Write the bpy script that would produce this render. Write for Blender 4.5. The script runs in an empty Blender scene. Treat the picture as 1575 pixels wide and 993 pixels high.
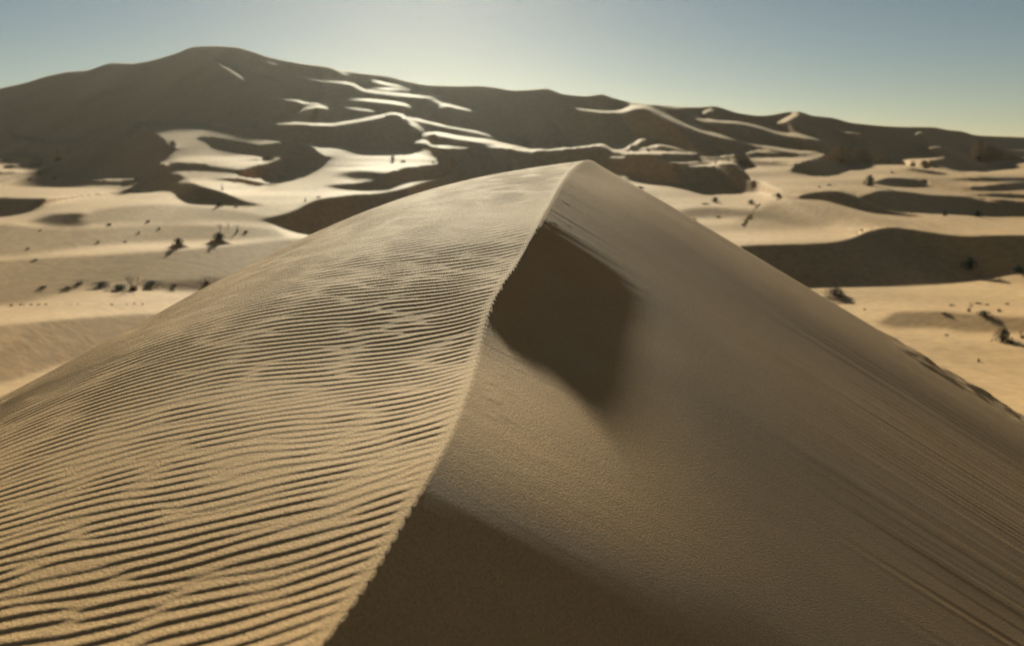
import bpy, math, random
import numpy as np
from math import radians, sin, cos, tan, atan, atan2, sqrt, pi

# ------------------------------------------------------------------ camera, sky, sun, exposure
scene = bpy.context.scene
COL = scene.collection
random.seed(7)
rng = np.random.default_rng(11)

IW, IH, FPX, HORIZON = 1575.0, 993.0, 1225.0, 232.0     # size of the view and focal length, in pixels
PITCH = atan((IH / 2 - HORIZON) / FPX)                  # camera looks down by this angle
SUN_EL, SUN_AZ = radians(16.0), radians(-6.3)           # azimuth from +Y towards +X

cam_data = bpy.data.cameras.new("camera")
cam = bpy.data.objects.new("camera", cam_data)
COL.objects.link(cam)
scene.camera = cam
cam.location = (0, 0, 0)
cam.rotation_euler = (pi / 2 - PITCH, 0, 0)
cam_data.sensor_width = 36.0
cam_data.lens = 36.0 * FPX / IW
cam_data.clip_start, cam_data.clip_end = 0.05, 8000
cam_data.dof.use_dof = True
cam_data.dof.focus_distance = 6.0
cam_data.dof.aperture_fstop = 1.25

world = bpy.data.worlds.new("World")
scene.world = world
world.use_nodes = True
wn = world.node_tree
for n in list(wn.nodes):
    wn.nodes.remove(n)
sky = wn.nodes.new("ShaderNodeTexSky")
sky.sky_type = 'NISHITA'
sky.sun_disc = False
sky.sun_elevation = SUN_EL
sky.sun_rotation = SUN_AZ
sky.altitude = 700
sky.air_density = 0.80
sky.dust_density = 0.16
sky.ozone_density = 0.6
bg = wn.nodes.new("ShaderNodeBackground")
bg.inputs["Strength"].default_value = 0.05
wo = wn.nodes.new("ShaderNodeOutputWorld")
tint = wn.nodes.new("ShaderNodeMix")                    # even tint: dims the sky and keeps shaded sand from turning blue
tint.data_type = 'RGBA'; tint.blend_type = 'MULTIPLY'
tint.inputs[0].default_value = 1.0
tint.inputs[7].default_value = (0.68, 0.64, 0.55, 1)
wn.links.new(sky.outputs[0], tint.inputs[6])
wn.links.new(tint.outputs[2], bg.inputs[0])
wn.links.new(bg.outputs[0], wo.inputs[0])

sun_data = bpy.data.lights.new("sun", 'SUN')
sun_data.energy = 5.0
sun_data.angle = radians(1.0)
sun_data.color = (1.0, 0.97, 0.76)
sun = bpy.data.objects.new("sun", sun_data)
COL.objects.link(sun)
sun.rotation_euler = (pi / 2 - SUN_EL, 0, pi - SUN_AZ)
sun.location = (-30, 200, 120)

vs = scene.view_settings
vs.view_transform = 'Standard'
vs.look = 'None'
vs.exposure = 0.52
vs.gamma = 1.0
vs.use_curve_mapping = False
scene.cycles.use_denoising = True
scene.cycles.max_bounces = 6
scene.cycles.diffuse_bounces = 4
scene.cycles.volume_bounces = 0

# ------------------------------------------------------------------ helpers
def ray(px, row):
    """azimuth and tangent of elevation of the line of sight through a spot of the view"""
    px = np.asarray(px, float); row = np.asarray(row, float)
    u = (px - IW / 2) / FPX; v = -(row - IH / 2) / FPX
    fy = cos(PITCH) + sin(PITCH) * v
    fz = -sin(PITCH) + cos(PITCH) * v
    return np.arctan2(u, fy), fz / np.sqrt(u * u + fy * fy)

def vnoise(x, y, seed=0):
    """smooth value noise in -1..1"""
    xi = np.floor(x).astype(np.int64); yi = np.floor(y).astype(np.int64)
    fx = x - xi; fy = y - yi
    fx = fx * fx * fx * (fx * (fx * 6 - 15) + 10); fy = fy * fy * fy * (fy * (fy * 6 - 15) + 10)
    def h(a, b):
        n = (a * 374761393 + b * 668265263 + seed * 1442695041) & 0xFFFFFFFF
        n = ((n ^ (n >> 13)) * 1274126177) & 0xFFFFFFFF
        n = n ^ (n >> 16)
        return (n & 0xFFFFFF) / float(0x7FFFFF) - 1.0
    a = h(xi, yi) * (1 - fx) + h(xi + 1, yi) * fx
    b = h(xi, yi + 1) * (1 - fx) + h(xi + 1, yi + 1) * fx
    return a * (1 - fy) + b * fy

def fbm(x, y, seed=0, octaves=4, gain=0.5):
    s = 0; a = 1.0; t = 0
    for o in range(octaves):
        s = s + a * vnoise(x * 2 ** o + 17.3 * o, y * 2 ** o - 9.1 * o, seed + o); t += a; a *= gain
    return s / t

def smoothstep(a, b, x):
    t = np.clip((x - a) / (b - a), 0, 1)
    return t * t * (3 - 2 * t)

def smax(a, b, k):
    h = np.maximum(k - np.abs(a - b), 0) / k
    return np.maximum(a, b) + h * h * k * 0.25

def spline(xs, ys, q):
    """monotone cubic through points, flat extrapolation"""
    xs = np.asarray(xs, float); ys = np.asarray(ys, float)
    if len(xs) < 3:
        return np.interp(q, xs, ys)
    h = np.diff(xs); d = np.diff(ys) / h
    m = np.zeros(len(xs)); m[0] = d[0]; m[-1] = d[-1]
    for i in range(1, len(xs) - 1):
        if d[i - 1] * d[i] > 0:
            w1 = 2 * h[i] + h[i - 1]; w2 = h[i] + 2 * h[i - 1]
            m[i] = (w1 + w2) / (w1 / d[i - 1] + w2 / d[i])
    qq = np.clip(q, xs[0], xs[-1])
    i = np.clip(np.searchsorted(xs, qq) - 1, 0, len(xs) - 2)
    t = (qq - xs[i]) / h[i]
    return ((1 + 2 * t) * (1 - t) ** 2 * ys[i] + t * (1 - t) ** 2 * h[i] * m[i]
            + t * t * (3 - 2 * t) * ys[i + 1] + t * t * (t - 1) * h[i] * m[i + 1])

def grid_mesh(name, X, Y, Z, mat, wrap=False, flip=False):
    nr, nc = X.shape
    me = bpy.data.meshes.new(name)
    co = np.stack([X, Y, Z], -1).reshape(-1, 3).astype(np.float32)
    i = np.arange(nr - 1)[:, None]; j = np.arange(nc - 1)[None, :]
    a = i * nc + j
    q = np.stack([a, a + 1, a + nc + 1, a + nc], -1).reshape(-1, 4)
    if flip:
        q = q[:, ::-1]
    nq = len(q)
    me.vertices.add(len(co)); me.vertices.foreach_set("co", co.ravel())
    me.loops.add(nq * 4); me.loops.foreach_set("vertex_index", np.ascontiguousarray(q).ravel().astype(np.int32))
    me.polygons.add(nq)
    me.polygons.foreach_set("loop_start", np.arange(0, nq * 4, 4, dtype=np.int32))
    me.polygons.foreach_set("loop_total", np.full(nq, 4, dtype=np.int32))
    me.polygons.foreach_set("use_smooth", np.ones(nq, dtype=bool))
    me.update(); me.validate()
    me.materials.append(mat)
    ob = bpy.data.objects.new(name, me)
    COL.objects.link(ob)
    return ob

# ------------------------------------------------------------------ materials
def sand_material(name, grain_scale, grain_strength, near):
    m = bpy.data.materials.new(name); m.use_nodes = True
    nt = m.node_tree; N = nt.nodes; L = nt.links
    b = N["Principled BSDF"]
    b.inputs["Roughness"].default_value = 0.85
    b.inputs["Specular IOR Level"].default_value = 0.25
    tc = N.new("ShaderNodeTexCoord")
    n1 = N.new("ShaderNodeTexNoise"); n1.inputs["Scale"].default_value = 0.9 if near else 0.02
    n1.inputs["Detail"].default_value = 5
    r1 = N.new("ShaderNodeValToRGB")
    r1.color_ramp.elements[0].position = 0.3; r1.color_ramp.elements[0].color = (0.57, 0.325, 0.125, 1)
    r1.color_ramp.elements[1].position = 0.7; r1.color_ramp.elements[1].color = (0.63, 0.38, 0.16, 1)
    L.new(tc.outputs["Object"], n1.inputs["Vector"]); L.new(n1.outputs["Fac"], r1.inputs["Fac"])
    # grains: dark and pale minerals
    n2 = N.new("ShaderNodeTexNoise"); n2.inputs["Scale"].default_value = grain_scale
    n2.inputs["Detail"].default_value = 3; n2.inputs["Roughness"].default_value = 0.7
    L.new(tc.outputs["Object"], n2.inputs["Vector"])
    mp = N.new("ShaderNodeMapRange")
    mp.inputs["From Min"].default_value = 0.3; mp.inputs["From Max"].default_value = 0.7
    mp.inputs["To Min"].default_value = 0.82; mp.inputs["To Max"].default_value = 1.15
    L.new(n2.outputs["Fac"], mp.inputs["Value"])
    mul = N.new("ShaderNodeVectorMath"); mul.operation = 'SCALE'
    L.new(r1.outputs["Color"], mul.inputs[0]); L.new(mp.outputs[0], mul.inputs["Scale"])
    L.new(mul.outputs[0], b.inputs["Base Color"])
    bump = N.new("ShaderNodeBump"); bump.inputs["Strength"].default_value = 1.0
    bump.inputs["Distance"].default_value = grain_strength
    L.new(n2.outputs["Fac"], bump.inputs["Height"])
    L.new(bump.outputs[0], b.inputs["Normal"])
    return m

SAND_NEAR = sand_material("rippled_sand", 65.0, 0.010, True)
SAND_FAR = sand_material("dune_sand", 0.8, 0.05, False)

def plant_material(name, c0, c1):
    m = bpy.data.materials.new(name); m.use_nodes = True
    nt = m.node_tree; b = nt.nodes["Principled BSDF"]
    b.inputs["Roughness"].default_value = 0.8
    n = nt.nodes.new("ShaderNodeTexNoise"); n.inputs["Scale"].default_value = 3.0
    r = nt.nodes.new("ShaderNodeValToRGB")
    r.color_ramp.elements[0].color = (*c0, 1); r.color_ramp.elements[1].color = (*c1, 1)
    r.color_ramp.elements[0].position = 0.35; r.color_ramp.elements[1].position = 0.65
    tc = nt.nodes.new("ShaderNodeTexCoord")
    nt.links.new(tc.outputs["Object"], n.inputs["Vector"])
    nt.links.new(n.outputs["Fac"], r.inputs["Fac"]); nt.links.new(r.outputs["Color"], b.inputs["Base Color"])
    return m

DRY = plant_material("dry_grass", (0.06, 0.045, 0.02), (0.12, 0.095, 0.04))
GREEN = plant_material("desert_leaves", (0.04, 0.05, 0.02), (0.09, 0.10, 0.04))
WOOD = plant_material("dead_wood", (0.05, 0.035, 0.022), (0.10, 0.075, 0.05))

# ------------------------------------------------------------------ the dune field: one height sheet round the camera
SKYLINE = [(-400, 205), (-150, 170), (0, 136), (41, 127), (76, 116.5), (112, 110), (130, 109), (175, 97), (203, 98), (221, 95.5), (269, 83),
           (300, 72), (328, 71), (363, 73), (391, 80.5), (413, 88), (474, 99.5), (502, 103), (522, 108), (598, 118.5),
           (634, 127), (659, 131), (710, 133), (733, 132.5), (760, 135), (793, 139.5), (821, 138), (839, 136.5), (867, 145), (902, 148),
           (925, 145.5), (943, 151), (978, 159), (1014, 162), (1075, 165), (1095, 163.5), (1136, 174), (1170, 178), (1226, 171.5),
           (1250, 178), (1278, 181), (1311, 189), (1389, 195), (1433, 195.5), (1460, 200), (1477, 201.5), (1499, 207.5),
           (1575, 211), (1700, 219), (1900, 226)]
_sa, _st = ray([p[0] for p in SKYLINE], [p[1] for p in SKYLINE])
R0 = 750.0                                              # distance of the mountain's foot
RAMP = 0.36
FOOT = [(-400, 240), (-150, 238), (0, 235), (46, 214), (76, 221), (127, 217), (157, 204), (188, 197), (215, 187), (260, 190), (325, 186),
        (400, 188), (456, 188), (502, 188), (545, 185), (606, 174), (630, 188), (660, 204), (700, 213), (740, 226), (780, 240), (850, 250), (900, 250), (940, 257),
        (985, 257), (1010, 259), (1040, 258), (1065, 253), (1100, 246), (1140, 242), (1180, 243), (1215, 242), (1240, 240), (1272, 240), (1303, 243),
        (1380, 244), (1405, 242), (1433, 240), (1500, 241), (1575, 241), (1700, 240), (1900, 238)]
_fa, _ft = ray([p[0] for p in FOOT], [p[1] for p in FOOT])
_wa = np.linspace(radians(-50), radians(50), 400)
_wt = np.convolve(np.pad(np.interp(_wa, _fa, _ft), 20, mode='edge'), np.hanning(41) / np.hanning(41).sum(), 'valid')

def base_z(az, r):
    """the lie of the land without its dunes: flats, a gentle rise, the mountain"""
    t = np.interp(az, _sa, _st)
    zf = R0 * np.interp(az, _wa, _wt)                            # height of the foot
    near = spline([0, 60, 120, 160, 200, 260, 300, 3000], [-14, -14, -14, -13.2, -11.6, -8.6, -6.0, -6.0], r)
    f = np.where(r < 300, near, -6.0 + (zf + 6.0) * np.clip((r - 300) / (R0 - 300), 0, 1))
    rr = (RAMP * R0 - zf) / (RAMP - np.maximum(t, 0.012))        # distance of the mountain's ridge
    rr = np.maximum(rr, R0 + 4)
    zr = rr * t
    up = zf + (zr - zf) * np.clip((r - R0) / (rr - R0), 0, 1)
    over = np.maximum(r - rr, 0)
    z = np.where(r > rr, np.maximum(zr - 0.22 * over - 0.0006 * over ** 2, -6.0), up)
    return np.where(r > R0, z, f)

TS = tan(SUN_EL)
DUNES = []
def dune(pts, m=None, face=0.6, back=-0.10, k=0.5, open_l=False, open_r=False, taper=14):
    DUNES.append(dict(pts=pts, m=m, face=face, back=back, k=k, ol=open_l, orr=open_r, taper=taper))
STREAKS = []
def streak(pts, thick=4.0, lift=0.022, al=40.0):
    STREAKS.append((pts, thick, lift, al))

# crest lines: column, row of the crest, row where its shade ends
# -- far right
dune([(1144, 378, 440), (1267, 373.5, 440), (1304, 367, 440), (1340, 354, 440), (1373, 349, 440), (1413, 354, 439), (1485, 363, 433), (1575, 361, 417), (1700, 362, 415)], open_r=True, back=-0.06)
dune([(1150, 330, 345), (1165, 320, 352), (1192, 306, 352), (1209, 301, 350), (1231, 304, 350), (1295, 316, 350), (1328, 327, 350), (1380, 340, 352)], m=0.12, face=0.17)
dune([(1190, 314, 340), (1215, 309, 346), (1245, 312, 348), (1270, 318, 346), (1290, 324, 340)], m=0.19, face=0.2)
dune([(1218, 303, 305), (1240, 298, 306), (1259, 295, 307), (1286, 293.5, 313), (1311, 299.5, 320), (1333, 310.6, 326), (1369, 323, 331), (1411, 331, 334)])
dune([(1322, 304, 305), (1355, 293, 318), (1389, 294, 325), (1433, 299.5, 328), (1485, 302, 331), (1527, 310, 333), (1575, 310, 333), (1680, 312, 334)], open_r=True)
dune([(1340, 281, 282), (1369, 273, 287), (1405, 275, 288), (1432, 286, 288)])
dune([(1460, 276, 277), (1500, 273.5, 279), (1575, 273, 279), (1680, 272, 278)], open_r=True)
dune([(1480, 291, 292), (1527, 284, 294), (1575, 280, 292), (1680, 280, 292)], open_r=True)
dune([(1490, 300, 301), (1549, 297, 305), (1575, 299, 306), (1680, 300, 306)], open_r=True)
dune([(1405, 250, 251), (1444, 244, 255), (1466, 237, 262), (1485, 239, 264), (1510, 250, 264), (1540, 255, 257)])
dune([(1388, 257, 258), (1416, 260, 266), (1450, 265, 270)])
dune([(1213, 263, 264), (1250, 246, 269), (1270, 244, 269), (1289, 250, 266), (1305, 255, 257)])
dune([(961, 276, 278), (1004, 269, 279), (1034, 265, 282), (1077, 260, 295), (1116, 251, 296), (1133, 252, 296), (1145, 263, 296), (1156, 280, 296)])
#dune([(1135, 247, 248), (1150, 244, 251), (1168, 243, 253), (1195, 245, 254), (1212, 248, 251)])
# -- behind the foreground peak
dune([(662, 228, 232), (685, 226.5, 238), (728, 226.5, 240), (760, 231, 250), (811, 234, 254), (862, 232, 254), (902, 227, 252), (925, 224.5, 249), (943, 233, 248), (968, 238, 247), (1014, 238, 247), (1065, 238, 247), (1085, 242, 245)])
dune([(920, 250, 252), (943, 243, 256), (970, 245, 258), (990, 250, 254), (1004, 250, 257), (1030, 251, 260), (1050, 251, 257), (1095, 249, 252)])
dune([(968, 226, 227), (986, 214, 228), (1001, 217, 228), (1010, 224, 226)])
dune([(990, 231, 233), (1016.5, 222, 234), (1034, 224, 236), (1065, 234.6, 237), (1075, 237, 238)])
dune([(665, 247, 249), (682, 248, 252), (705, 240, 257), (723, 230, 260), (733, 226.5, 262), (751, 229, 262), (790, 232, 260)])
dune([(500, 286, 287), (517, 284, 290), (558, 280, 293), (591, 273, 291), (624, 257, 281), (659, 256, 275), (682, 257, 271), (696, 262, 265)])
dune([(575, 298, 299), (600, 294, 303), (634, 286, 300), (680, 276, 296), (718, 263, 285), (745, 260, 270)])
dune([(520, 268, 270), (553, 262, 277), (583, 265, 276), (604, 269, 272)], m=0.32, face=0.6)
dune([(385, 258, 272), (405, 252, 272), (443, 238, 268), (479, 225, 263), (489, 238, 259), (502, 247, 250)])
dune([(340, 216, 228), (380, 223, 237), (418, 224, 240), (446, 219, 239), (471, 225, 230)])
dune([(405, 275, 276), (413, 273, 279), (456, 270, 276), (478, 266, 268)])
dune([(395, 200, 207), (403, 190, 210), (456, 188, 219), (502, 190, 223), (545, 185, 228), (583, 178, 233), (606, 173, 234), (616, 174, 235), (629, 185, 235), (649, 196, 233), (662, 206, 212)], back=-0.02)
dune([(445, 180, 190), (476.5, 165.5, 193), (489, 163, 193), (515, 168, 193), (535, 180, 190)], back=0.03)
dune([(600, 176, 182), (620, 178, 196), (654, 184.6, 206), (690, 193.5, 212), (723, 200, 217), (780, 212.5, 228), (830, 224, 230)], back=0.03)
dune([(648, 211, 214), (664, 204, 222), (710, 211, 226), (748, 216, 229), (780, 221, 231), (820, 227, 232)], back=0.0)
dune([(630, 221, 223), (654, 216, 228), (662, 224, 230), (690, 225, 231)])
# -- left
dune([(310, 211, 216), (350, 215, 231), (400, 223, 237), (430, 228, 234)], back=-0.02)
dune([(300, 188, 190), (325, 188, 196), (360, 195, 204), (400, 199, 207), (420, 204, 207)], back=0.02)
dune([(-120, 205, 240), (5, 213, 240), (40, 206, 236), (76, 219, 240), (127, 215, 250), (157, 202, 250), (188, 195, 250), (211, 186, 250), (221, 191, 250), (239, 207, 250), (254, 219, 248), (269, 226, 232)], open_l=True, back=0.04)
dune([(218, 186, 235), (279, 195, 240), (356, 207, 236), (400, 206, 226)], m=0.16, face=0.16, back=-0.05)
dune([(-120, 268, 274), (0, 263, 268), (38, 261, 268), (81, 252, 268), (127, 232, 268), (178, 206, 269), (205, 200, 270), (230, 228, 270), (250, 255, 268)], open_l=True, back=-0.02)
dune([(40, 275, 276), (84, 273, 281), (127, 276, 284), (163, 278, 285), (203, 280, 284), (215, 282, 283)])
dune([(175, 296, 298), (203, 287, 297), (223, 271, 296), (244, 265, 294), (262, 266, 286), (280, 272, 278)])
dune([(245, 262, 264), (274, 249, 263), (287, 255, 262), (300, 260, 262)])
dune([(262, 250, 252), (274, 249, 254), (320, 256, 263), (368, 261, 267), (400, 266, 271), (430, 270, 272)])
dune([(325, 276, 277), (363, 273.5, 280), (400, 280, 286), (420, 283, 285)])
dune([(262, 286, 294), (275, 280, 305), (287, 280, 311), (314, 287, 314), (347, 296.5, 316), (380, 310, 317), (400, 314, 316)])
dune([(-120, 304, 335), (0, 304, 334), (49, 305, 326), (75, 305, 314), (110, 303, 307), (149, 298, 301), (198, 295, 298), (251, 284, 289)], open_l=True, back=-0.03)
dune([(50, 338, 342), (82, 328, 348), (116, 327, 349), (148, 333, 341)], m=0.32, face=0.6)
dune([(405, 337, 340), (446, 326, 352), (489, 306, 362), (520, 301.5, 366), (560, 298, 366), (620, 300, 366)])
dune([(170, 422, 428), (251, 412, 446), (297, 415, 448), (343, 420, 452), (420, 424, 456)], m=0.27, face=0.6)
# soft, lit swells of the flats
dune([(-120, 405, 470), (0, 400, 470), (150, 392, 440), (300, 382, 430), (480, 366, 420)], m=0.185, face=0.14, back=-0.08, k=3, open_l=True)
dune([(-120, 350, 395), (0, 345, 395), (100, 352, 385), (250, 345, 372), (420, 352, 368)], m=0.17, face=0.17, back=-0.06, k=2, open_l=True)
dune([(150, 322, 345), (250, 314, 345), (330, 320, 340), (430, 338, 345)], m=0.16, face=0.16, back=-0.06, k=2)
dune([(-120, 510, 600), (0, 500, 590), (100, 490, 560), (250, 482, 530)], m=0.17, face=0.10, back=-0.05, k=3, open_l=True)
dune([(1380, 480, 505), (1440, 478, 505), (1490, 482, 512), (1575, 487, 512), (1700, 488, 512)], m=0.205, face=0.17, back=-0.05, k=2.5, open_r=True)
dune([(1040, 325, 338), (1090, 318, 335), (1140, 322, 335), (1165, 325, 335)], m=0.2, face=0.2, back=-0.05, k=2)

# lit benches on the mountain's shaded flank
streak([(300, 84), (306, 78), (316, 82)], 7)
streak([(325, 86), (340, 98), (355, 106), (372, 118), (384, 127)], 5)
streak([(350, 101), (372, 108), (400, 117), (418, 122), (458, 134)], 4)
streak([(395, 92), (416, 96), (440, 102)], 3)
streak([(428, 112), (494, 123), (542, 129), (563, 139), (609, 145), (644, 148), (705, 152)], 4)
streak([(517, 108), (535, 115)], 4)
streak([(568, 121), (588, 127), (632, 135)], 5)
streak([(563, 134), (600, 137), (641, 138)], 3)
streak([(662, 152), (687, 160), (712, 166), (740, 171)], 6)
streak([(672, 170), (685, 162), (695, 162)], 4)
streak([(406, 150), (454, 153), (474, 158), (532, 156)], 5)
streak([(530, 151), (570, 154), (614, 159), (642, 167)], 5)
streak([(522, 164), (558, 168), (603, 174)], 3)
streak([(868, 160), (902, 168), (933, 171), (958, 170), (975, 165), (990, 164), (1024, 179), (1065, 196), (1116, 211), (1160, 221)], 5)
streak([(955, 168), (970, 165), (985, 163)], 5)
streak([(1057, 176), (1090, 185), (1136, 188), (1165, 194), (1195, 203), (1242, 211), (1298, 222)], 5)
streak([(1078, 176), (1087, 170), (1096, 170)], 5)
streak([(1015, 162), (1040, 165), (1075, 168)], 3)
streak([(1195, 189), (1212, 182), (1226, 175)], 8)
streak([(1228, 196), (1247, 195)], 4)
streak([(1264, 195), (1311, 203), (1361, 208)], 4)
streak([(1400, 208), (1412, 203), (1428, 202)], 7)
streak([(1464, 211), (1475, 214), (1480, 216)], 5)
streak([(1530, 215), (1575, 219), (1650, 222)], 4)
streak([(46, 213), (76, 219.5), (127, 216), (157, 203), (188, 196), (211, 187.5), (220, 188)], 6, 0.013)
streak([(4, 213), (15, 207), (30, 212), (46, 214), (60, 220)], 13, 0.05)
streak([(0, 264), (38, 262), (81, 253), (127, 230), (178, 204), (220, 192)], 4, 0.018)
streak([(400, 190), (456, 189), (502, 191), (545, 186), (583, 179), (606, 174), (618, 177), (635, 191), (655, 203)], 4)
streak([(451, 178), (476.5, 165.5), (489, 163.5), (516, 168)], 4)
streak([(600, 174), (654, 186), (690, 194), (723, 200), (780, 213), (812, 222)], 5)
streak([(652, 209), (664, 205), (710, 212), (748, 217), (780, 222), (836, 228)], 6)
streak([(634, 219), (654, 217), (664, 224), (690, 226), (730, 227)], 4)
streak([(1140, 218), (1181, 225), (1239, 234), (1273, 236)], 5)
streak([(1288, 233), (1303, 227), (1320, 224), (1345, 228)], 4)
streak([(1100, 241), (1140, 236), (1168, 232), (1200, 236)], 3)
streak([(846, 211), (862, 214), (876, 222)], 5)
streak([(750, 224), (780, 227), (811, 231), (862, 229), (902, 224.5), (925, 222), (943, 230), (968, 235), (1014, 235), (1072, 236)], 6)
streak([(920, 249), (943, 242.5), (970, 244.5), (1004, 249), (1050, 250), (1092, 247)], 4)
streak([(940, 224), (955, 228), (973, 221), (986, 213.5), (1001, 216)], 4)
streak([(985, 229), (1003, 225), (1016, 222), (1034, 225), (1068, 235)], 4)
streak([(1414, 231), (1433, 225), (1470, 228), (1499, 229), (1575, 229), (1660, 230)], 5)
streak([(1070, 243), (1105, 239.5), (1140, 236)], 3)
streak([(1225, 237), (1260, 239), (1290, 237)], 3)
streak([(55, 124), (72, 124)], 4)
streak([(160, 106), (178, 103), (200, 101)], 4)
streak([(-60, 160), (0, 153), (51, 143)], 2)

# Slopes of the land along each line of sight.  Shaded faces fall towards the camera more steeply than the sun
# stands, lit ground lies flatter; distances follow by adding up the slopes (least squares, so that neighbours agree).
PX = np.arange(-330.0, 1906.0, 2.5)
ROW = np.arange(640.0, 60.0, -1.5)
NI, NC = len(ROW), len(PX)
PXG, ROWG = np.meshgrid(PX, ROW)
AZG, TG = ray(PXG, ROWG)
rs = np.geomspace(25, 1700, 900)
WB = np.zeros((NI, NC)); MB = np.zeros((NI, NC))
for c in range(NC):
    azc = AZG[int(NI * 0.68), c]
    zb = base_z(np.full_like(rs, azc), rs)
    tb = np.maximum.accumulate(zb / rs + 1e-7 * np.arange(len(rs)))
    WB[:, c] = np.interp(TG[:, c], tb, np.log(rs))
    MB[:, c] = np.interp(WB[:, c], np.log(rs), np.gradient(zb, rs))
XB, YB = np.exp(WB) * np.sin(AZG), np.exp(WB) * np.cos(AZG)
FOOTROW = np.interp(PX, [p[0] for p in FOOT], [p[1] for p in FOOT])[None, :]
M = np.minimum(MB, 0.16) + 0.10 * fbm(XB / 34, YB / 13, 3, 3) + 0.03 * fbm(XB / 7, YB / 5, 4, 2) * smoothstep(260, 90, np.exp(WB))
AL = np.full((NI, NC), 0.6)
mount = smoothstep(2.0, -2.0, ROWG - FOOTROW)
MD = 0.35 + 0.03 * fbm(PXG / 60, ROWG / 14, 13, 3)              # shaded flank of the mountain
M = M * (1 - mount) + MD * mount
AL = AL * (1 - mount) + 3.0 * mount
STK = np.zeros((NI, NC))                                          # benches: flat ground between two shaded faces
CUT = np.ones((NI, NC))                                           # brinks: the land behind a brink may lie far off
def paint(px, top, bot, m, al, soft_top=0.8, soft_bot=1.5, cut=False, bench=False):
    px = np.asarray(px, float)
    lo, hi = px[0], px[-1]
    cc = np.where((PX >= lo) & (PX <= hi))[0]
    if len(cc) == 0:
        return
    tp = spline(px, top, PX[cc])[None, :]; bt = spline(px, bot, PX[cc])[None, :]
    Rw = ROWG[:, cc]
    w = smoothstep(-soft_top, soft_top, Rw - tp) * smoothstep(soft_bot, -soft_bot, Rw - bt)
    M[:, cc] = M[:, cc] * (1 - w) + m * w
    AL[:, cc] = AL[:, cc] * (1 - w) + al * w
    if bench:
        STK[:, cc] = np.maximum(STK[:, cc], w)
    if cut:
        th = 1.1 + 0.6 * np.abs(np.gradient(tp[0]))[None, :]
        CUT[:, cc] = np.minimum(CUT[:, cc], np.where((np.abs(Rw - tp + 0.5) < th) & (bt - tp > 1.0), 0.03, 1.0))
def ends(d):
    p = list(d['pts'])
    for side in (0, -1):
        if d['ol' if side == 0 else 'orr']:
            continue
        x, tp, bt = p[side]; h = bt - tp
        if h > 1.5:
            e = (x - 1.1 * h - 4 if side == 0 else x + 1.1 * h + 4, bt - 0.3 * h, bt - 0.3 * h + 0.4)
            p = [e] + p if side == 0 else p + [e]
    return p
for d in DUNES:                                                   # gently lit swells first, then the shaded faces
    if d['m'] is not None:
        p = ends(d); paint([q[0] for q in p], [q[1] for q in p], [q[2] for q in p], d['m'], 1.2, 3, 6)
for d in DUNES:
    if d['m'] is None:
        p = ends(d); paint([q[0] for q in p], [q[1] for q in p], [q[2] for q in p], 0.34, 5.0, 0.8, 0.8 + 1.5 * d['k'], True)
for (pts, thick, lift, al_) in STREAKS:
    xs_ = [q[0] for q in pts]; n_ = len(xs_)
    thick = max(0.3 + thick * (0.66 if pts[0][1] < 175 else 0.8), 2.9)
    tk = np.array([thick * (0.3 if i in (0, n_ - 1) else 1.0) for i in range(n_)]) if n_ > 2 else np.full(n_, thick * 0.8)
    tp = [q[1] - k_ * 0.5 for q, k_ in zip(pts, tk)]; bt = [q[1] + k_ * 0.5 for q, k_ in zip(pts, tk)]
    _, tm = ray(xs_[n_ // 2], pts[n_ // 2][1])
    paint(xs_, tp, bt, ray(PX, spline(xs_, [q[1] for q in pts], PX))[1][None, :][:, (PX >= xs_[0]) & (PX <= xs_[-1])] + lift, al_, 0.8, 0.8, False, True)
DT = np.diff(TG, axis=0)
lit_above = np.zeros_like(CUT, bool); dark_below = np.zeros_like(CUT, bool)
lit_above[:-2] = M[2:] < 0.2; dark_below[2:] = M[:-2] > 0.3
CUT = np.where(lit_above & dark_below, CUT, 1.0)
AL = AL * CUT
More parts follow.
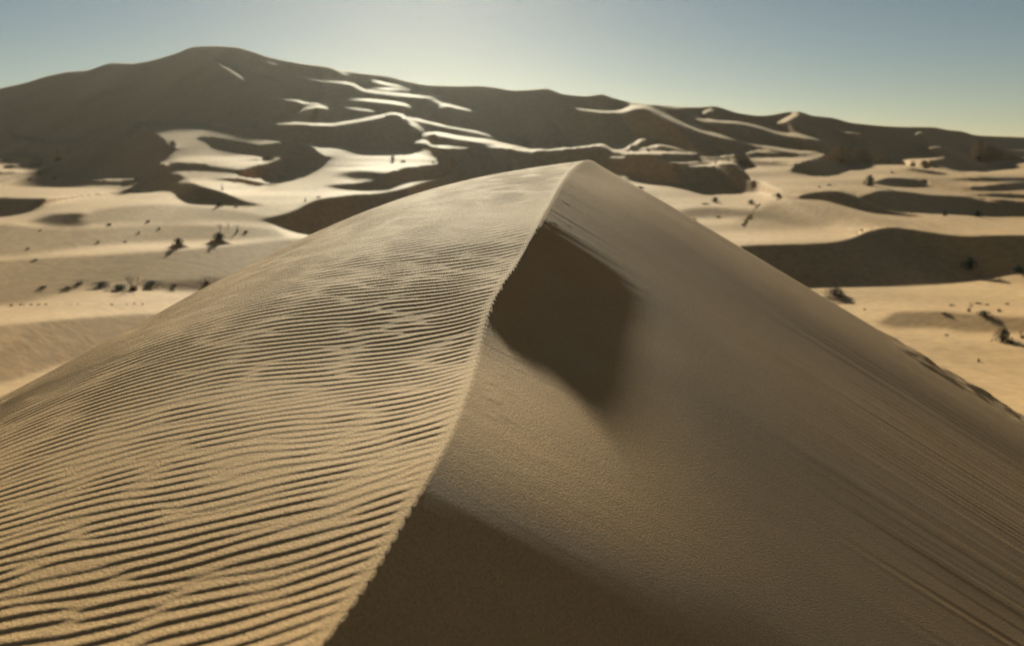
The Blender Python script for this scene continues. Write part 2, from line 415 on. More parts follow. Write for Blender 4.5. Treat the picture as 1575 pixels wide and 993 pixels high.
# slope m towards the sun, as one linear equation for w = ln(distance):  tan(D) dw/dphi + (m/cos D - t) dw/dt = 1
def system(m, t, az, al, stk):
    Mm, Tm, Am, Zm, Sm = [0.5 * (v[1:] + v[:-1]) for v in (m, t, al, az, stk)]
    D = np.clip(SUN_AZ - Zm, -0.75, 0.75)
    b = np.maximum(Mm / np.cos(D) - Tm, 0.008)
    Am = Am * np.clip((0.05 / b) ** 2, 1, 2)
    b = b / np.diff(t, axis=0)
    a = (np.tan(D) * (1 - np.minimum(Sm * 1.6, 1)))[:, 1:-1] / (Zm[:, 2:] - Zm[:, :-2])
    return a, b, Am
def solve(w, sysm, beta, gam, wb, iters):
    a, b, al = sysm
    def J(x):
        y = b * (x[1:] - x[:-1])
        h = 0.5 * (x[1:] + x[:-1])
        y[:, 1:-1] += a * (h[:, 2:] - h[:, :-2])
        return y
    def JT(y):
        x = np.zeros_like(w)
        yb = b * y; x[1:] += yb; x[:-1] -= yb
        ya = 0.5 * a * y[:, 1:-1]
        x[1:, 2:] += ya; x[:-1, 2:] += ya; x[1:, :-2] -= ya; x[:-1, :-2] -= ya
        return x
    def op(x):
        y = gam * x + JT(al * J(x))
        dc = np.diff(x, axis=1) * beta; y[:, :-1] -= dc; y[:, 1:] += dc
        return y
    rhs = gam * wb + JT(al * np.ones_like(al))
    diag = gam + 0 * w; q_ = al * b * b; diag[:-1] += q_; diag[1:] += q_; diag[:, :-1] += beta; diag[:, 1:] += beta
    qa = 0.25 * a * a * al[:, 1:-1]
    diag[1:, 2:] += qa; diag[:-1, 2:] += qa; diag[1:, :-2] += qa; diag[:-1, :-2] += qa
    r_ = rhs - op(w); z_ = r_ / diag; p_ = z_.copy(); rz = np.sum(r_ * z_)
    for it in range(iters):
        Ap = op(p_); k_ = rz / np.sum(p_ * Ap)
        w = w + k_ * p_; r_ = r_ - k_ * Ap
        z_ = r_ / diag; rz2 = np.sum(r_ * z_); p_ = z_ + (rz2 / rz) * p_; rz = rz2
    return w
BETA0 = 0.03
edge_ = np.maximum(smoothstep(-200, -310, PXG), smoothstep(1790, 1890, PXG)) * 300 + 0.15
def shrink(v, F):
    n1, n2 = (NI - 1) // F + 1, NC // F
    k = np.ones(F) / F
    u = np.apply_along_axis(lambda q: np.convolve(np.pad(q, (F // 2, F - 1 - F // 2), mode='edge'), k, 'valid'), 0, v)[::F][:n1]
    return u[:, :n2 * F].reshape(n1, n2, F).mean(2)
dw = None
for F, its in ((8, 500), (4, 350), (2, 250), (1, 200)):
    if F > 1:
        m_, t_, z_, l_, wb_, e_ = [shrink(v, F) for v in (M, TG, AZG, AL, WB, edge_)]; cut_ = shrink(CUT, F); stk_ = shrink(STK, F)
    else:
        m_, t_, z_, l_, wb_, e_ = M, TG, AZG, AL, WB, edge_; cut_ = CUT; stk_ = STK
    n1, n2 = m_.shape
    if dw is None:
        start = wb_.copy()
    else:
        ri = np.clip(np.arange(n1) * 0.5, 0, dw.shape[0] - 1.001); ci = np.clip((np.arange(n2) - 0.5) * 0.5, 0, dw.shape[1] - 1.001)
        r0_, c0_ = ri.astype(int), ci.astype(int); fr = (ri - r0_)[:, None]; fc = (ci - c0_)[None, :]
        start = wb_ + (dw[r0_][:, c0_] * (1 - fr) * (1 - fc) + dw[r0_ + 1][:, c0_] * fr * (1 - fc) + dw[r0_][:, c0_ + 1] * (1 - fr) * fc + dw[r0_ + 1][:, c0_ + 1] * fr * fc)
    # keep the balance of the terms the same on every level: residuals are per cell, so weak terms scale with the cell's area
    sy = system(m_, t_, z_, l_, stk_)
    rel = (1 - 0.97 * stk_) ** 6 * np.clip((m_ - t_) / 0.3, 0.06, 1.0) ** 2                   # distances may change fast along flat, lit ground
    rel = np.minimum(rel[:, 1:] * cut_[:, 1:] ** 6, rel[:, :-1] * cut_[:, :-1] ** 6)
    rel = np.maximum(rel, 1e-9)
    WS = solve(start, (sy[0], sy[1], sy[2] * F * F), BETA0 * rel ** 0.15 / (2.5 * F / FPX) ** 2 * F * F, e_ * F * F, wb_, its)
    dw = WS - wb_
# no face steeper than sand can lie
mn = DT / np.maximum(0.75 - 0.5 * (TG[1:] + TG[:-1]), 0.1)
for i in range(1, NI):
    WS[i] = np.maximum(WS[i], WS[i - 1] + mn[i - 1])
soft = CUT >= 1
for _ in range(2):
    soft[1:] &= soft[:-1]; soft[:-1] &= soft[1:]
for _ in range(4):
    B = WS.copy(); B[:, 1:-1] = 0.25 * WS[:, :-2] + 0.5 * WS[:, 1:-1] + 0.25 * WS[:, 2:]
    WS = np.where(soft, B, WS)
B = WS.copy(); B[1:-1] = 0.25 * WS[:-2] + 0.5 * WS[1:-1] + 0.25 * WS[2:]
WS = np.where(soft, B, WS)

def spot(px, row):
    """place of the land seen along a line of sight"""
    i = float(np.clip((640.0 - row) / 1.5, 0, NI - 2)); c = float(np.clip((px + 330.0) / 2.5, 0, NC - 2))
    i0, c0 = int(i), int(c); fi, fc_ = i - i0, c - c0
    w = (WS[i0, c0] * (1 - fi) + WS[i0 + 1, c0] * fi) * (1 - fc_) + (WS[i0, c0 + 1] * (1 - fi) + WS[i0 + 1, c0 + 1] * fi) * fc_
    az, t = ray(px, row); r = math.exp(w)
    return r * sin(az), r * cos(az), r * float(t), r

# the sheet: from below the foreground dune up to the skyline, then down behind it; round the back coarsely
sky_row = spline([p[0] for p in SKYLINE], [p[1] for p in SKYLINE], PX)
sig = np.linspace(0, 1, 400)
RW = 640.0 - (640.0 - sky_row[None, :]) * sig[:, None]
ii = (640.0 - RW) / 1.5
i0 = np.clip(ii.astype(int), 0, NI - 2); fi = ii - i0
cidx = np.arange(NC)[None, :]
WM = WS[i0, cidx] * (1 - fi) + WS[i0 + 1, cidx] * fi
AZM, TM = ray(np.broadcast_to(PX[None, :], RW.shape), RW)
RM = np.exp(WM); ZM = RM * TM
RM = np.concatenate([RM[0][None, :] * np.linspace(0.2, 0.97, 8)[:, None], RM], 0)
ZM = np.concatenate([np.repeat(ZM[0][None, :], 8, 0), ZM], 0)
AZM = np.concatenate([np.repeat(AZM[0][None, :], 8, 0), AZM], 0)
bk = np.array([3, 7, 13, 22, 40, 80, 160, 320, 700, 1500, 3000.0])[:, None]
zb_ = np.maximum(ZM[-1][None, :] - 0.0 - 0.25 * bk - 0.006 * np.minimum(bk, 20) ** 2, -8.0)
RM = np.concatenate([RM, RM[-1][None, :] + bk], 0); ZM = np.concatenate([ZM, zb_], 0); AZM = np.concatenate([AZM, np.repeat(AZM[-1][None, :], len(bk), 0)], 0)
NO = 90
fo = np.linspace(0, 1, NO + 2)[None, 1:]
AZO = AZM[:, -1:] + (AZM[:, :1] + 2 * pi - AZM[:, -1:]) * fo
RO = RM[:, -1:] * (1 - fo) + RM[:, :1] * fo
ZO = ZM[:, -1:] * (1 - fo) + ZM[:, :1] * fo
und = np.minimum(fo, 1 - fo) * 3
ZO = ZO + np.minimum(und, 1) * 3.0 * fbm(RO * np.sin(AZO) / 60, RO * np.cos(AZO) / 60, 19, 3) * smoothstep(30, 90, RO)
AZA = np.concatenate([AZM, AZO], 1); RA = np.concatenate([RM, RO], 1); H = np.concatenate([ZM, ZO], 1)
Xg, Yg = RA * np.sin(AZA), RA * np.cos(AZA)
isplit = 8 + int(400 * 0.74)
g = grid_mesh("desert_ground", Xg[:isplit + 1], Yg[:isplit + 1], H[:isplit + 1], SAND_FAR, flip=True)
g["kind"] = "structure"; g["label"] = "rolling field of sunlit and shaded sand dunes below the mountain"
g = grid_mesh("sand_mountain", Xg[isplit:], Yg[isplit:], H[isplit:], SAND_FAR, flip=True)
g["kind"] = "structure"; g["label"] = "huge shaded mountain of sand dunes along the skyline"

# ------------------------------------------------------------------ the foreground dune with its sharp crest
CREST = [  # column, row, distance ahead
    (495, 993, 2.5), (580, 875, 2.955), (640, 765, 3.48), (690, 680, 4.065), (720, 600, 4.88), (735, 545, 5.65), (752, 480, 6.55),
    (775, 435, 7.27), (800, 400, 8.0), (826, 350, 9.1), (847, 310, 10.7), (868, 275, 13.0), (885, 256, 15.6), (905, 246, 17.8)]
cy, cx, cz = [], [], []
for (px, row, yy) in CREST:
    u = (px - IW / 2) / FPX; v = -(row - IH / 2) / FPX
    fy = cos(PITCH) + sin(PITCH) * v; fz = -sin(PITCH) + cos(PITCH) * v
    s = yy / fy
    cy.append(yy); cx.append(u * s); cz.append(fz * s)
slope0 = (cx[1] - cx[0]) / (cy[1] - cy[0])
cy = [-14.0, -6.0, 0.0] + cy + [19.0, 21, 24, 30, 45]
cx = [cx[0] - 9.5, cx[0] - 4.2, cx[0] - 1.0] + cx + [2.05, 2.6, 3.4, 5.0, 9.0]
cz = [-2.9, -2.2, -1.78] + cz + [-0.33, -0.85, -2.1, -5.2, -13.5]
YS = np.concatenate([np.linspace(-14, 1.6, 60)[:-1], np.arange(1.6, 6.5, 0.0095), np.arange(6.5, 19.5, 0.0145), np.geomspace(19.5, 46, 70)])
xc = spline(cy, cx, YS); zc = spline(cy, cz, YS)
def sm(a, n):
    k = np.hanning(n); k /= k.sum()
    return np.convolve(np.pad(a, n // 2, mode='edge'), k, 'valid')[:len(a)]
# resample evenly for smoothing
ev = np.linspace(-14, 46, 3000)
xe = sm(spline(cy, cx, ev), 61); ze = sm(spline(cy, cz, ev), 61)
xc = np.interp(YS, ev, xe); zc = np.interp(YS, ev, ze)
# the brink wavers a little where ripples reach it
xc = xc + (0.005 * fbm(YS / 0.22, YS * 0, 5, 3) + 0.006 * vnoise(YS / 1.3, YS * 0, 8)) * (0.3 + 0.7 * smoothstep(3.5, 6, YS))
WL = -np.concatenate([np.linspace(0, 0.95, 300), np.geomspace(0.95, 4.0, 40)[1:]])[::-1]
WR = np.concatenate([np.linspace(0, 0.85, 210), np.geomspace(0.85, 4.0, 40)[1:]])
W = np.concatenate([WL, WR[1:]])
sc_ = np.sqrt((YS + 0.6) ** 2 + 1.0)
Wg, Yd = np.meshgrid(W, YS)
Xo = Wg * sc_[:, None]                        # lateral offset from the crest
Xd = xc[:, None] + Xo
ZC = zc[:, None] + 0 * Xo
# left, windward face: gentle at the brink, steeper outwards
vl = np.maximum(-Xo, 0)
gl_v = np.array([0, 1.5, 3, 4.5, 6.4, 8.2, 11.4, 13.8, 18, 26, 45]) * 0.86
gl_g = np.array([0, 0.22, 0.52, 1.04, 2.02, 2.98, 4.50, 5.55, 7.4, 11.0, 17.5]) * 0.86
GL = spline(gl_v, gl_g, np.minimum(vl, 38.5).ravel()).reshape(vl.shape)
nearf = smoothstep(14, 3, Yd)                 # nearer part of the face is a little steeper at the brink
GL = GL + nearf * 0.10 * vl * np.exp(-vl / 5)
# right, slip face
vr = np.maximum(Xo, 0)
KR = 0.577
Tn = zc + KR * xc
Tf = spline([-14, 0, 2.5, 4, 5.5, 8, 11, 14, 16, 17.5, 19, 21, 24, 30, 46], [-5.2, -2.72, -2.12, -1.77, -1.45, -0.92, -0.32, 0.29, 0.63, 0.83, 0.86, 0.62, -0.15, -2.3, -8.3], YS)
GR = KR * vr - (Tf - Tn)[:, None] * (1 - np.exp(-(vr / 0.98) ** 2))
GR = GR - np.where(vr > 14, 0.25 * (vr - 14), 0)
ZL = spline([-14, 0, 2.5, 5, 8, 12, 15, 17.8, 21, 46], [-2.9, -1.8, -1.50, -1.16, -0.75, -0.39, -0.24, -0.19, -0.85, -14], YS)
ZCL = ZC + (ZL - zc)[:, None] * (1 - np.exp(-(vl / 1.6) ** 2))
Zd = np.where(Xo < 0, ZCL - GL, ZC - GR)

# ripples on the windward face: many near-parallel trains give forks and dislocations
lam = spline([-14, 2, 6, 11, 16, 20, 46], [0.088, 0.088, 0.094, 0.112, 0.135, 0.155, 0.2], YS)
q = np.concatenate([[0], np.cumsum(0.5 * (1 / lam[1:] + 1 / lam[:-1]) * np.diff(YS))])
Q = q[:, None] + 0 * Xo
XL = Xd / np.interp(YS, [-14, 6, 16, 46], [1, 1, 1.35, 1.5])[:, None]
tilt = -2.8                                     # extra turns per metre sideways
warp = 1.3 * fbm(Xd / 2.6, Yd / 3.4, 31, 3) + 0.25 * fbm(Xd / 0.5, Yd / 0.6, 33, 2)
comp = np.zeros(Xo.shape, dtype=np.complex128)
for n in range(18):
    f = 1 + rng.normal(0, 0.125); kx = tilt + rng.normal(0, 1.0); ph = rng.uniform(0, 2 * pi)
    comp += np.exp(1j * (2 * pi * (f * Q + kx * XL) + ph)) * rng.uniform(0.6, 1.2)
amp = np.abs(comp); phs = np.angle(comp * np.exp(2j * pi * warp))
amp = np.clip(amp / 3.6, 0, 1) ** 0.4
tt = (phs / (2 * pi)) % 1.0
# asymmetric profile: long rise towards the camera's side, short drop
s_ = 0.24
prof = np.where(tt < s_, 0.5 - 0.5 * np.cos(pi * tt / s_), 0.5 + 0.5 * np.cos(pi * (tt - s_) / (1 - s_)))
patch = 0.85 + 0.35 * fbm(Xd / 1.6, Yd / 2.4, 41, 3)
fade = smoothstep(0.0, 0.10, vl) * (1 - 0.65 * smoothstep(5.5, 10, vl))
fade = np.maximum(fade, 0) * np.where(Xo < 0, 1, 0)
edge = (0.2 + 0.15 * smoothstep(3.6, 5.5, Yd)) * smoothstep(0.12, 0, vl) * np.where(Xo <= 0, 1, 0)
rip = prof * amp * np.clip(patch, 0.6, 1.1) * np.interp(YS, [2, 6, 14], [0.0066, 0.0059, 0.0060])[:, None]
Zd += rip * np.maximum(fade, edge)
# low broad undulation and sand creep
Zd += np.where(Xo < 0, 1, 0) * 0.005 * fbm(Xd / 2.6, Yd / 2.2, 51, 2) * smoothstep(0, 0.6, vl)
# slip face: fine streaks running down the slope, small avalanche tongues near the brink
dn = Yd + 0.12 * vr
right = np.where(Xo > 0, 1, 0)
st = 0.0013 * vnoise(dn / 0.075, vr / 7.0, 61) * smoothstep(1.8, 5.0, vr) + 0.0004 * vnoise(dn / 0.22, vr / 5.0, 63) * smoothstep(0.8, 3, vr)
st = st + 0.0012 * fbm(dn / 1.1, vr / 5.0, 65, 2) * smoothstep(0.8, 3, vr)
Zd += right * st * (0.7 + 0.3 * smoothstep(-0.6, 0.6, vnoise(dn / 1.9, vr / 3.0, 67)))
Zd += right * 0.0025 * fbm(Xd / 1.6, Yd / 1.4, 71, 2) * smoothstep(0.1, 0.9, vr)
clods = np.maximum(vnoise(Xd / 0.05, Yd / 0.09, 73), 0) ** 2 * 0.006 * np.exp(-((vr - 0.16) / 0.12) ** 2) * np.clip(0.2 + vnoise(Yd / 0.7, Yd * 0, 75), 0, 1)
Zd += right * clods
# trampled strip along the dune's right shoulder
Zd += right * 0.10 * np.maximum(fbm(Xd / 0.55, Yd / 0.7, 77, 3), -0.2) * smoothstep(6.0, 8.0, vr) * smoothstep(15, 16.5, Yd) * smoothstep(23, 20, Yd)
dn_ob = grid_mesh("sand_dune", Xd, Yd, Zd, SAND_NEAR)
dn_ob["kind"] = "structure"; dn_ob["label"] = "foreground sand dune with rippled left face and sharp curving crest"

# ------------------------------------------------------------------ desert plants and tracks
def blades_mesh(name, n, h, w, spread, seed, mats, lean=0.5, twig=False):
    """a tussock: n curved, tapering blades fanning out from a small base"""
    R = random.Random(seed); V, F = [], []
    for k in range(n):
        a = R.uniform(0, 2 * pi); rr = spread * sqrt(R.random()) * 0.5
        bx, by = rr * cos(a), rr * sin(a)
        a2 = a + R.uniform(-0.7, 0.7); hh = h * R.uniform(0.45, 1.0) * (1 - 0.45 * rr / (spread * 0.5 + 1e-6))
        out = lean * hh * R.uniform(0.3, 1.3) * (0.4 + 1.2 * rr / (spread * 0.5 + 1e-6))
        ww = w * R.uniform(0.7, 1.3); pa = a2 + pi / 2
        b0 = len(V)
        for j in range(4):
            t = j / 3; c = out * t * t; z = hh * (t - 0.22 * t * t) - 0.03
            wj = ww * (1 - 0.85 * t)
            for sgn in (-1, 1):
                V.append((bx + c * cos(a2) + sgn * wj * cos(pa), by + c * sin(a2) + sgn * wj * sin(pa), z))
        for j in range(3):
            q_ = b0 + 2 * j
            F.append((q_, q_ + 1, q_ + 3, q_ + 2))
    me = bpy.data.meshes.new(name); me.from_pydata(V, [], F); me.materials.append(mats)
    return me

def twigs_mesh(name, n, h, spread, seed, mat, rad=0.02):
    """branching dry stems: tapered three-sided tubes that fork"""
    R = random.Random(seed); V, F = [], []
    def tube(p, q, r0, r1):
        d = [q[i] - p[i] for i in range(3)]; L_ = sqrt(sum(x * x for x in d)) or 1
        d = [x / L_ for x in d]
        u = (-d[1], d[0], 0.0) if abs(d[2]) < 0.95 else (1.0, 0.0, 0.0)
        ul = sqrt(sum(x * x for x in u)); u = [x / ul for x in u]
        v = [d[1] * u[2] - d[2] * u[1], d[2] * u[0] - d[0] * u[2], d[0] * u[1] - d[1] * u[0]]
        b0 = len(V)
        for pt, r in ((p, r0), (q, r1)):
            for k in range(4):
                a = k * pi / 2
                V.append(tuple(pt[i] + r * (cos(a) * u[i] + sin(a) * v[i]) for i in range(3)))
        for k in range(4):
            F.append((b0 + k, b0 + (k + 1) % 4, b0 + 4 + (k + 1) % 4, b0 + 4 + k))
    def grow(p, d, L_, r, depth):
        q = tuple(p[i] + d[i] * L_ for i in range(3))
        tube(p, q, r, r * 0.65)
        if depth == 0:
            return
        for k in range(R.choice((2, 2, 3))):
            nd = [d[i] + R.uniform(-0.6, 0.6) for i in range(3)]; nd[2] = nd[2] * 0.8 + 0.15
            l = sqrt(sum(x * x for x in nd)); nd = [x / l for x in nd]
            grow(q, nd, L_ * R.uniform(0.55, 0.8), r * 0.62, depth - 1)
    for k in range(n):
        a = R.uniform(0, 2 * pi); s_ = spread * R.random()
        d = (s_ * cos(a), s_ * sin(a), 1.0); l = sqrt(sum(x * x for x in d))
        grow((0.06 * cos(a), 0.06 * sin(a), -0.04), tuple(x / l for x in d), h * 0.42, rad, 3)
    me = bpy.data.meshes.new(name); me.from_pydata(V, [], F); me.materials.append(mat)
    return me

def leaf_cloud(name, n, h, w, seed, mat, size):
    """small leaves spread through a low bush's volume, gaps between"""
    R = random.Random(seed); V, F = [], []
    for k in range(n):
        a = R.uniform(0, 2 * pi); u = R.random() ** 0.6; zt = R.random()
        rr = w * 0.5 * u * sqrt(max(0.05, 1 - (zt * 0.95) ** 2)) * (0.75 + 0.35 * sin(3 * a + seed))
        c = (rr * cos(a), rr * sin(a), h * zt * (0.85 + 0.3 * R.random()))
        d = [R.gauss(0, 1) for _ in range(3)]; e = [R.gauss(0, 1) for _ in range(3)]
        l = sqrt(sum(x * x for x in d)); d = [x / l * size * R.uniform(0.7, 1.4) for x in d]
        l = sqrt(sum(x * x for x in e)); e = [x / l * size * 0.35 for x in e]
        b0 = len(V)
        V += [tuple(c[i] - d[i] for i in range(3)), tuple(c[i] + e[i] for i in range(3)), tuple(c[i] + d[i] for i in range(3)), tuple(c[i] - e[i] for i in range(3))]
        F.append((b0, b0 + 1, b0 + 2, b0 + 3))
    me = bpy.data.meshes.new(name); me.from_pydata(V, [], F); me.materials.append(mat)
    return me

TUFT = [blades_mesh("tuft_mesh", 150, 1.0, 0.022, 0.9, 100 + k, DRY, 0.55) for k in range(5)]
TWIG = [twigs_mesh("twig_mesh", 5, 1.0, 0.7, 200 + k, WOOD) for k in range(4)]
LEAF = [leaf_cloud("leaf_mesh", 800, 0.85, 1.25, 300 + k, GREEN, 0.07) for k in range(4)]
BARE = [twigs_mesh("bare_mesh", 2, 1.0, 0.35, 400 + k, WOOD, 0.035) for k in range(3)]

def mound_mesh(seed):
    """low heap of sand caught round a plant"""
    V, F = [], []; nr, na = 7, 20
    R = random.Random(seed); ph = R.uniform(0, 6)
    for i in range(nr):
        f = i / (nr - 1)
        for j in range(na):
            a = 2 * pi * j / na
            rr = f * (1 + 0.18 * sin(2 * a + ph) + 0.08 * sin(5 * a))
            V.append((rr * cos(a), rr * sin(a), 0.5 * (cos(pi * f) + 1) * (1 + 0.1 * sin(3 * a + ph)) - 0.06))
    for i in range(nr - 1):
        for j in range(na):
            F.append((i * na + j, i * na + (j + 1) % na, (i + 1) * na + (j + 1) % na, (i + 1) * na + j))
    me = bpy.data.meshes.new("mound_mesh"); me.from_pydata(V, [], F); me.materials.append(SAND_FAR)
    me.polygons.foreach_set("use_smooth", [True] * len(F))
    return me
MOUND = [mound_mesh(k) for k in range(3)]
np_ = 0
def child(name, me, parent, scale):
    o = bpy.data.objects.new(name, me); COL.objects.link(o); o.parent = parent; o.scale = scale
    return o
def plant(kind, px, row, hpx, wpx, label, group, seed=0, mound=0.0, wider=1.0):
    """px, row of its foot in the view; hpx, wpx its size there"""
    global np_
    x, y, z, r = spot(px, row)
    m = r / FPX
    k_ = 0.75 if kind == 'grass_tussock' else 0.9
    H_, W_ = hpx * m * k_, wpx * m * k_
    rz = (seed * 2.399) % 6.28
    if kind == 'grass_tussock':
        parts = [("blades", TUFT[seed % 5], (W_ / 1.3, W_ / 1.3, H_ / 0.8))]
    elif kind == 'desert_bush':
        parts = [("foliage", LEAF[seed % 4], (W_ / 1.2, W_ / 1.2, H_ / 0.9)), ("stems", TWIG[seed % 4], (W_ / 1.6, W_ / 1.6, H_ / 1.1))]
    elif kind == 'dry_shrub':
        parts = [("stems", TWIG[seed % 4], (W_ / 1.3, W_ / 1.3, H_ / 1.05)), ("dry_leaves", TUFT[seed % 5], (W_ / 2.2, W_ / 2.2, H_ / 1.5))]
    else:
        parts = [("stems", BARE[seed % 3], (W_ / 0.9, W_ / 0.9, H_ / 1.1))]
    o = bpy.data.objects.new(kind, None); COL.objects.link(o)
    o.location = (x, y, z + mound * H_ * 0.45); o.rotation_euler = (0, 0, rz)
    o.empty_display_size = 0.2
    o["label"] = label; o["category"] = {'grass_tussock': 'grass', 'desert_bush': 'bush', 'dry_shrub': 'shrub', 'bare_sapling': 'shrub'}[kind]
    if group:
        o["group"] = group
    for (n, me, sc__) in parts:
        child(n, me, o, sc__)
    if mound > 0:
        c = child("sand_mound", MOUND[seed % 3], o, (W_ * 1.0, W_ * 1.0, H_ * 0.55)); c.location = (0, 0, -mound * H_ * 0.45)
    np_ += 1
    return o

GL_, GR_, GF = "plants on the flats left of the dune", "plants on the flats right of the dune", "plants among the far dunes"
plant('desert_bush', 275, 381, 13, 22, "rounded dark bush on pale sand, left of the pair", GL_, 1, 0.3)
plant('desert_bush', 337, 375, 16, 28, "larger rounded dark bush on pale sand, right of the pair", GL_, 2, 0.3)
plant('bare_sapling', 339, 359, 18, 12, "leaning bare stem just behind the larger round bush", GL_, 3)
plant('bare_sapling', 351, 353, 12, 8, "short bare stem beside the leaning stem", GL_, 4)
plant('dry_shrub', 365, 356, 13, 10, "upright dry shrub between bare stem and low green tuft", GL_, 5)
plant('grass_tussock', 378, 357, 6, 11, "low tuft at the right end of the row of stems", GL_, 6)
plant('dry_shrub', 205, 446, 27, 30, "tall spreading shrub at the middle of the dark brush line on the left", GL_, 7)
plant('desert_bush', 183, 445, 8, 40, "broad low bush directly left of the tall spreading shrub", GL_, 8)
plant('desert_bush', 156, 440, 7, 36, "low bush second to the left of the tall spreading shrub", GL_, 9)
plant('dry_shrub', 122, 436, 7, 24, "low dry shrub third to the left of the tall spreading shrub", GL_, 10)
plant('grass_tussock', 104, 443, 5, 24, "flat tuft near the left end of the dark brush line", GL_, 11)
plant('grass_tussock', 66, 442, 5, 18, "lone flat tuft at the far left end of the brush line", GL_, 12)
plant('desert_bush', 234, 437, 6, 34, "low bush directly right of the tall spreading shrub", GL_, 13)
plant('dry_shrub', 268, 440, 6, 24, "thin low shrub at the right end of the brush line", GL_, 14)
plant('dry_shrub', 318, 436, 13, 22, "dark shrub beside the rippled slope on the left", GL_, 15)
plant('grass_tussock', 168, 346, 5, 12, "small tuft on pale sand above the two round bushes, leftmost", GL_, 16)
plant('grass_tussock', 228, 341, 6, 8, "small tuft on pale sand above the left round bush", GL_, 17)
plant('grass_tussock', 245, 352, 5, 7, "tiny tuft just above and left of the left round bush", GL_, 18)
plant('grass_tussock', 214, 358, 6, 5, "thin tuft on the pale slope left of the left round bush", GL_, 19)
plant('grass_tussock', 193, 372, 5, 5, "thin tuft on the pale slope level with the round bushes", GL_, 20)
plant('grass_tussock', 151, 373, 6, 5, "thin tuft on the pale slope, well left of the round bushes", GL_, 21)
plant('grass_tussock', 43, 383, 5, 7, "small tuft near the left edge of the pale slope", GL_, 22)
plant('grass_tussock', 62, 355, 4, 6, "tiny tuft below the small dark hollow on the left", GL_, 23)
plant('grass_tussock', 54, 400, 3, 14, "flat tuft at the left end of the long pale swell", GL_, 24)
plant('desert_bush', 337, 318, 8, 14, "dark bush at the foot of the shaded dune left of the peak", GF, 25)
plant('grass_tussock', 363, 319, 4, 10, "small tuft right of the bush at the shaded dune's foot", GF, 26)
plant('dry_shrub', 342, 292, 11, 7, "upright shrub on the brink of the shaded dune left of the peak", GF, 27)
plant('dry_shrub', 470, 310, 7, 10, "dark shrub on the brink of the big shaded hollow left of the peak", GF, 28)
plant('grass_tussock', 490, 304, 5, 14, "tuft on the brink of the big shaded hollow, nearest the foreground dune", GF, 29)
plant('desert_bush', 266, 226, 9, 16, "dark bush by the brink of the high pointed dune on the left", GF, 30)
plant('grass_tussock', 84, 275, 5, 8, "tuft on the long thin shaded strip at far left", GF, 31)
plant('grass_tussock', 46, 276, 4, 8, "tuft at the left tip of the long thin shaded strip", GF, 32)
plant('grass_tussock', 160, 279, 4, 7, "tuft near the right end of the long thin shaded strip", GF, 33)
plant('dry_shrub', 365, 276, 6, 6, "small shrub on the lit dune below the dark central crest", GF, 34)
plant('grass_tussock', 389, 259, 6, 5, "thin tuft on the lit dune left of the small pyramid dune", GF, 35)
plant('desert_bush', 604, 247, 8, 10, "dark bush on the lit sand left of the far shaded hollow", GF, 36)
plant('grass_tussock', 620, 249, 6, 14, "tuft right of the dark bush on the far lit sand", GF, 37)
plant('grass_tussock', 666, 250, 4, 6, "tiny tuft farthest right on the far lit sand", GF, 38)
# right of the dune
plant('desert_bush', 1285, 459, 14, 44, "wide flat-topped dark bush on a mound, right of the dune's edge", GR_, 40, 0.4)
plant('desert_bush', 1542, 526, 20, 30, "dark bush near the right edge, lower of the two groups", GR_, 41)
plant('grass_tussock', 1556, 527, 10, 34, "low spreading tuft directly right of the lower dark bush", GR_, 42)
plant('dry_shrub', 1573, 520, 14, 16, "dry shrub at the right edge of the picture", GR_, 43)
plant('dry_shrub', 1490, 479, 16, 12, "upright dry shrub in the upper group near the right edge", GR_, 44)
plant('grass_tussock', 1454, 483, 5, 20, "flat dark tuft left of the upright dry shrub", GR_, 45)
plant('desert_bush', 1513, 485, 7, 26, "low wide bush just right of the upright dry shrub", GR_, 46)
plant('grass_tussock', 1537, 479, 8, 10, "tuft right of the low wide bush in the upper group", GR_, 47)
plant('grass_tussock', 1464, 470, 4, 14, "small flat tuft above the flat dark tuft near the right edge", GR_, 48)
plant('grass_tussock', 1505, 467, 4, 16, "flat tuft behind the upright dry shrub", GR_, 49)
plant('grass_tussock', 1518, 469, 4, 10, "small tuft behind the low wide bush", GR_, 50)
plant('grass_tussock', 1549, 468, 4, 10, "tuft farthest right in the row behind the upright shrub", GR_, 51)
plant('grass_tussock', 1330, 476, 3, 8, "tiny tuft between the flat-topped bush and the upper group", GR_, 52)
plant('grass_tussock', 1456, 516, 4, 10, "small tuft left of the lower dark bush", GR_, 53)
plant('grass_tussock', 1505, 556, 10, 6, "thin upright tuft low at the right, nearest the dune's edge", GR_, 54)
plant('desert_bush', 1490, 414, 18, 26, "bush in the deep shade of the big dune at right", GR_, 55)
plant('desert_bush', 1566, 418, 9, 26, "low bush on the lit hump at the right edge below the deep shade", GR_, 56)
plant('desert_bush', 1100, 311, 8, 16, "dark bush on pale sand right behind the dune's shoulder", GF, 57)
plant('grass_tussock', 1085, 314, 4, 20, "flat tuft left of the dark bush behind the dune's shoulder", GF, 58)
plant('desert_bush', 1155, 314, 7, 14, "dark bush left of the rounded lit hump", GF, 59)
plant('desert_bush', 1196, 303, 6, 18, "bush at the top left of the rounded lit hump", GF, 60)
plant('grass_tussock', 1105, 334, 4, 12, "tuft on pale sand between dune's shoulder and lit hump", GF, 61)
plant('grass_tussock', 1067, 338, 5, 12, "tuft almost touching the dune's right shoulder", GF, 62)
plant('desert_bush', 1337, 286, 16, 20, "tall dark bush beside the small shaded dune at right", GF, 63)
plant('grass_tussock', 1372, 266, 5, 8, "tuft on the pale gap between the far dunes at right", GF, 64)
plant('grass_tussock', 1275, 285, 4, 12, "tuft on the pale sand left of the tall dark bush", GF, 65)
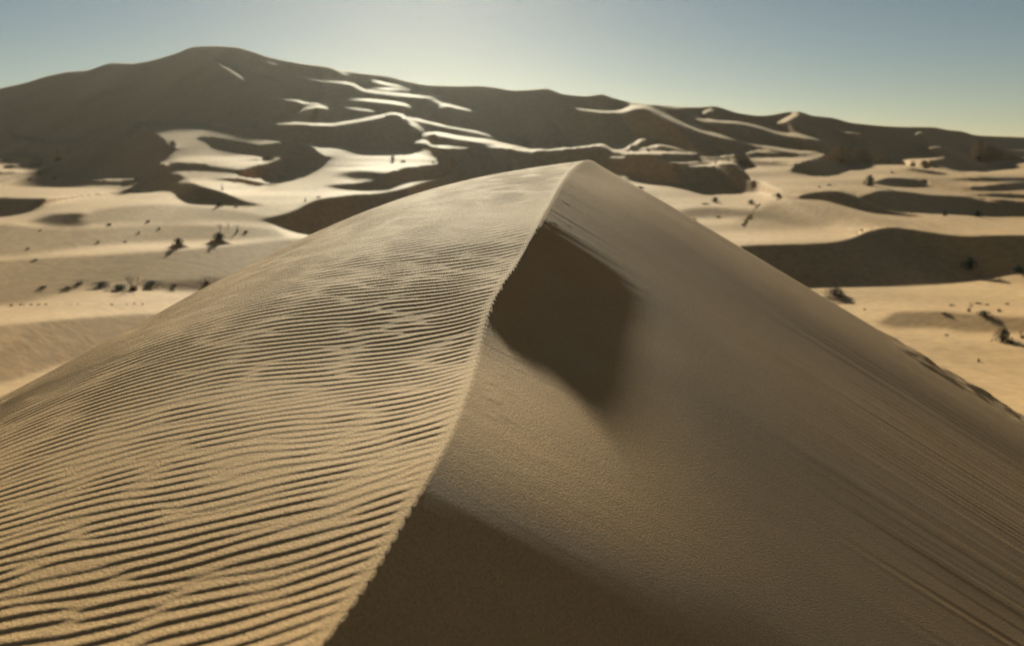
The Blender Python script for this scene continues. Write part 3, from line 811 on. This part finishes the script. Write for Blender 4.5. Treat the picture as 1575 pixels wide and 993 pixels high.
plant('grass_tussock', 1260, 288, 4, 8, "smaller tuft on the pale sand farther left of the tall dark bush", GF, 66)
plant('desert_bush', 1453, 332, 9, 10, "bush at the foot of the long shaded dune at right", GF, 67)
plant('desert_bush', 1502, 333, 9, 18, "wider bush at the foot of the long shaded dune, nearer the right edge", GF, 68)
plant('grass_tussock', 1400, 327, 5, 6, "tuft on the brink above the long pale slope at right", GF, 69)
plant('grass_tussock', 985, 289, 6, 20, "dark tufted clump just right of the dune's peak", GF, 70)
plant('grass_tussock', 966, 233, 4, 6, "tiny tuft among the far dunes right of the peak", GF, 71)

# footprints: a line of small scuffed heaps of sand across the flats, another up the lit hump
def heap_mesh():
    V, F = [], []; na = 10
    for i, (rr, zz) in enumerate(((1.0, -0.3), (0.75, 0.55), (0.35, 1.0), (0.0, 0.35))):
        for j in range(na):
            a = 2 * pi * j / na
            V.append((rr * cos(a), rr * sin(a) * 0.7, zz * (1 + 0.3 * sin(2 * a))))
    for i in range(3):
        for j in range(na):
            F.append((i * na + j, i * na + (j + 1) % na, (i + 1) * na + (j + 1) % na, (i + 1) * na + j))
    return V, F
def track(pts, step, size, label):
    V, F = [], []; hv, hf = heap_mesh(); R = random.Random(5)
    P = [spot(px, row) for (px, row) in pts]
    side = 1
    for a, b in zip(P[:-1], P[1:]):
        L_ = sqrt((a[0] - b[0]) ** 2 + (a[1] - b[1]) ** 2); n = max(1, int(L_ / step))
        for k in range(n):
            t = (k + R.uniform(-0.12, 0.12)) / n; side = -side
            dx, dy = (b[0] - a[0]) / L_, (b[1] - a[1]) / L_
            x = a[0] + (b[0] - a[0]) * t - dy * 0.14 * side; y = a[1] + (b[1] - a[1]) * t + dx * 0.14 * side; z = a[2] + (b[2] - a[2]) * t
            if R.random() < 0.12:
                continue
            s1 = size * R.uniform(0.7, 1.3); b0 = len(V)
            V += [(x + v[0] * s1, y + v[1] * s1, z + v[2] * s1 * 0.45) for v in hv]
            F += [tuple(b0 + q_ for q_ in f) for f in hf]
    me = bpy.data.meshes.new("footprints"); me.from_pydata(V, [], F); me.materials.append(SAND_FAR)
    me.polygons.foreach_set("use_smooth", [True] * len(F))
    o = bpy.data.objects.new("footprints", me); COL.objects.link(o)
    o["kind"] = "stuff"; o["label"] = label
track([(-60, 469), (0, 469), (40, 468.5), (80, 468.5), (120, 468), (170, 468), (230, 467.5)], 0.75, 0.17, "line of footprints crossing the flat sand at left")
track([(1142, 347), (1148, 339), (1154, 330), (1160, 322), (1168, 314)], 0.8, 0.28, "trail of footprints up the side of the lit hump")

# ------------------------------------------------------------------ haze in the air
hm = bpy.data.materials.new("desert_haze"); hm.use_nodes = True
for n in list(hm.node_tree.nodes):
    if n.type == 'BSDF_PRINCIPLED':
        hm.node_tree.nodes.remove(n)
pv = hm.node_tree.nodes.new("ShaderNodeVolumePrincipled")
pv.inputs["Color"].default_value = (0.95, 0.93, 0.88, 1)
pv.inputs["Density"].default_value = 0.000035
pv.inputs["Anisotropy"].default_value = 0.75
hm.node_tree.links.new(pv.outputs[0], hm.node_tree.nodes["Material Output"].inputs["Volume"])
def box_object(name, x0, x1, y0, y1, z0, z1, mat):
    v = [(x, y, z) for x in (x0, x1) for y in (y0, y1) for z in (z0, z1)]
    f = [(0, 1, 3, 2), (4, 6, 7, 5), (0, 4, 5, 1), (2, 3, 7, 6), (0, 2, 6, 4), (1, 5, 7, 3)]
    me = bpy.data.meshes.new(name); me.from_pydata(v, [], f); me.materials.append(mat)
    o = bpy.data.objects.new(name, me); COL.objects.link(o)
    return o
hz = box_object("haze", -5200, 5200, -5200, 5200, -22, float(H.max()) + 4, hm)
hz["kind"] = "stuff"; hz["label"] = "thin pale dust haze in the desert air"
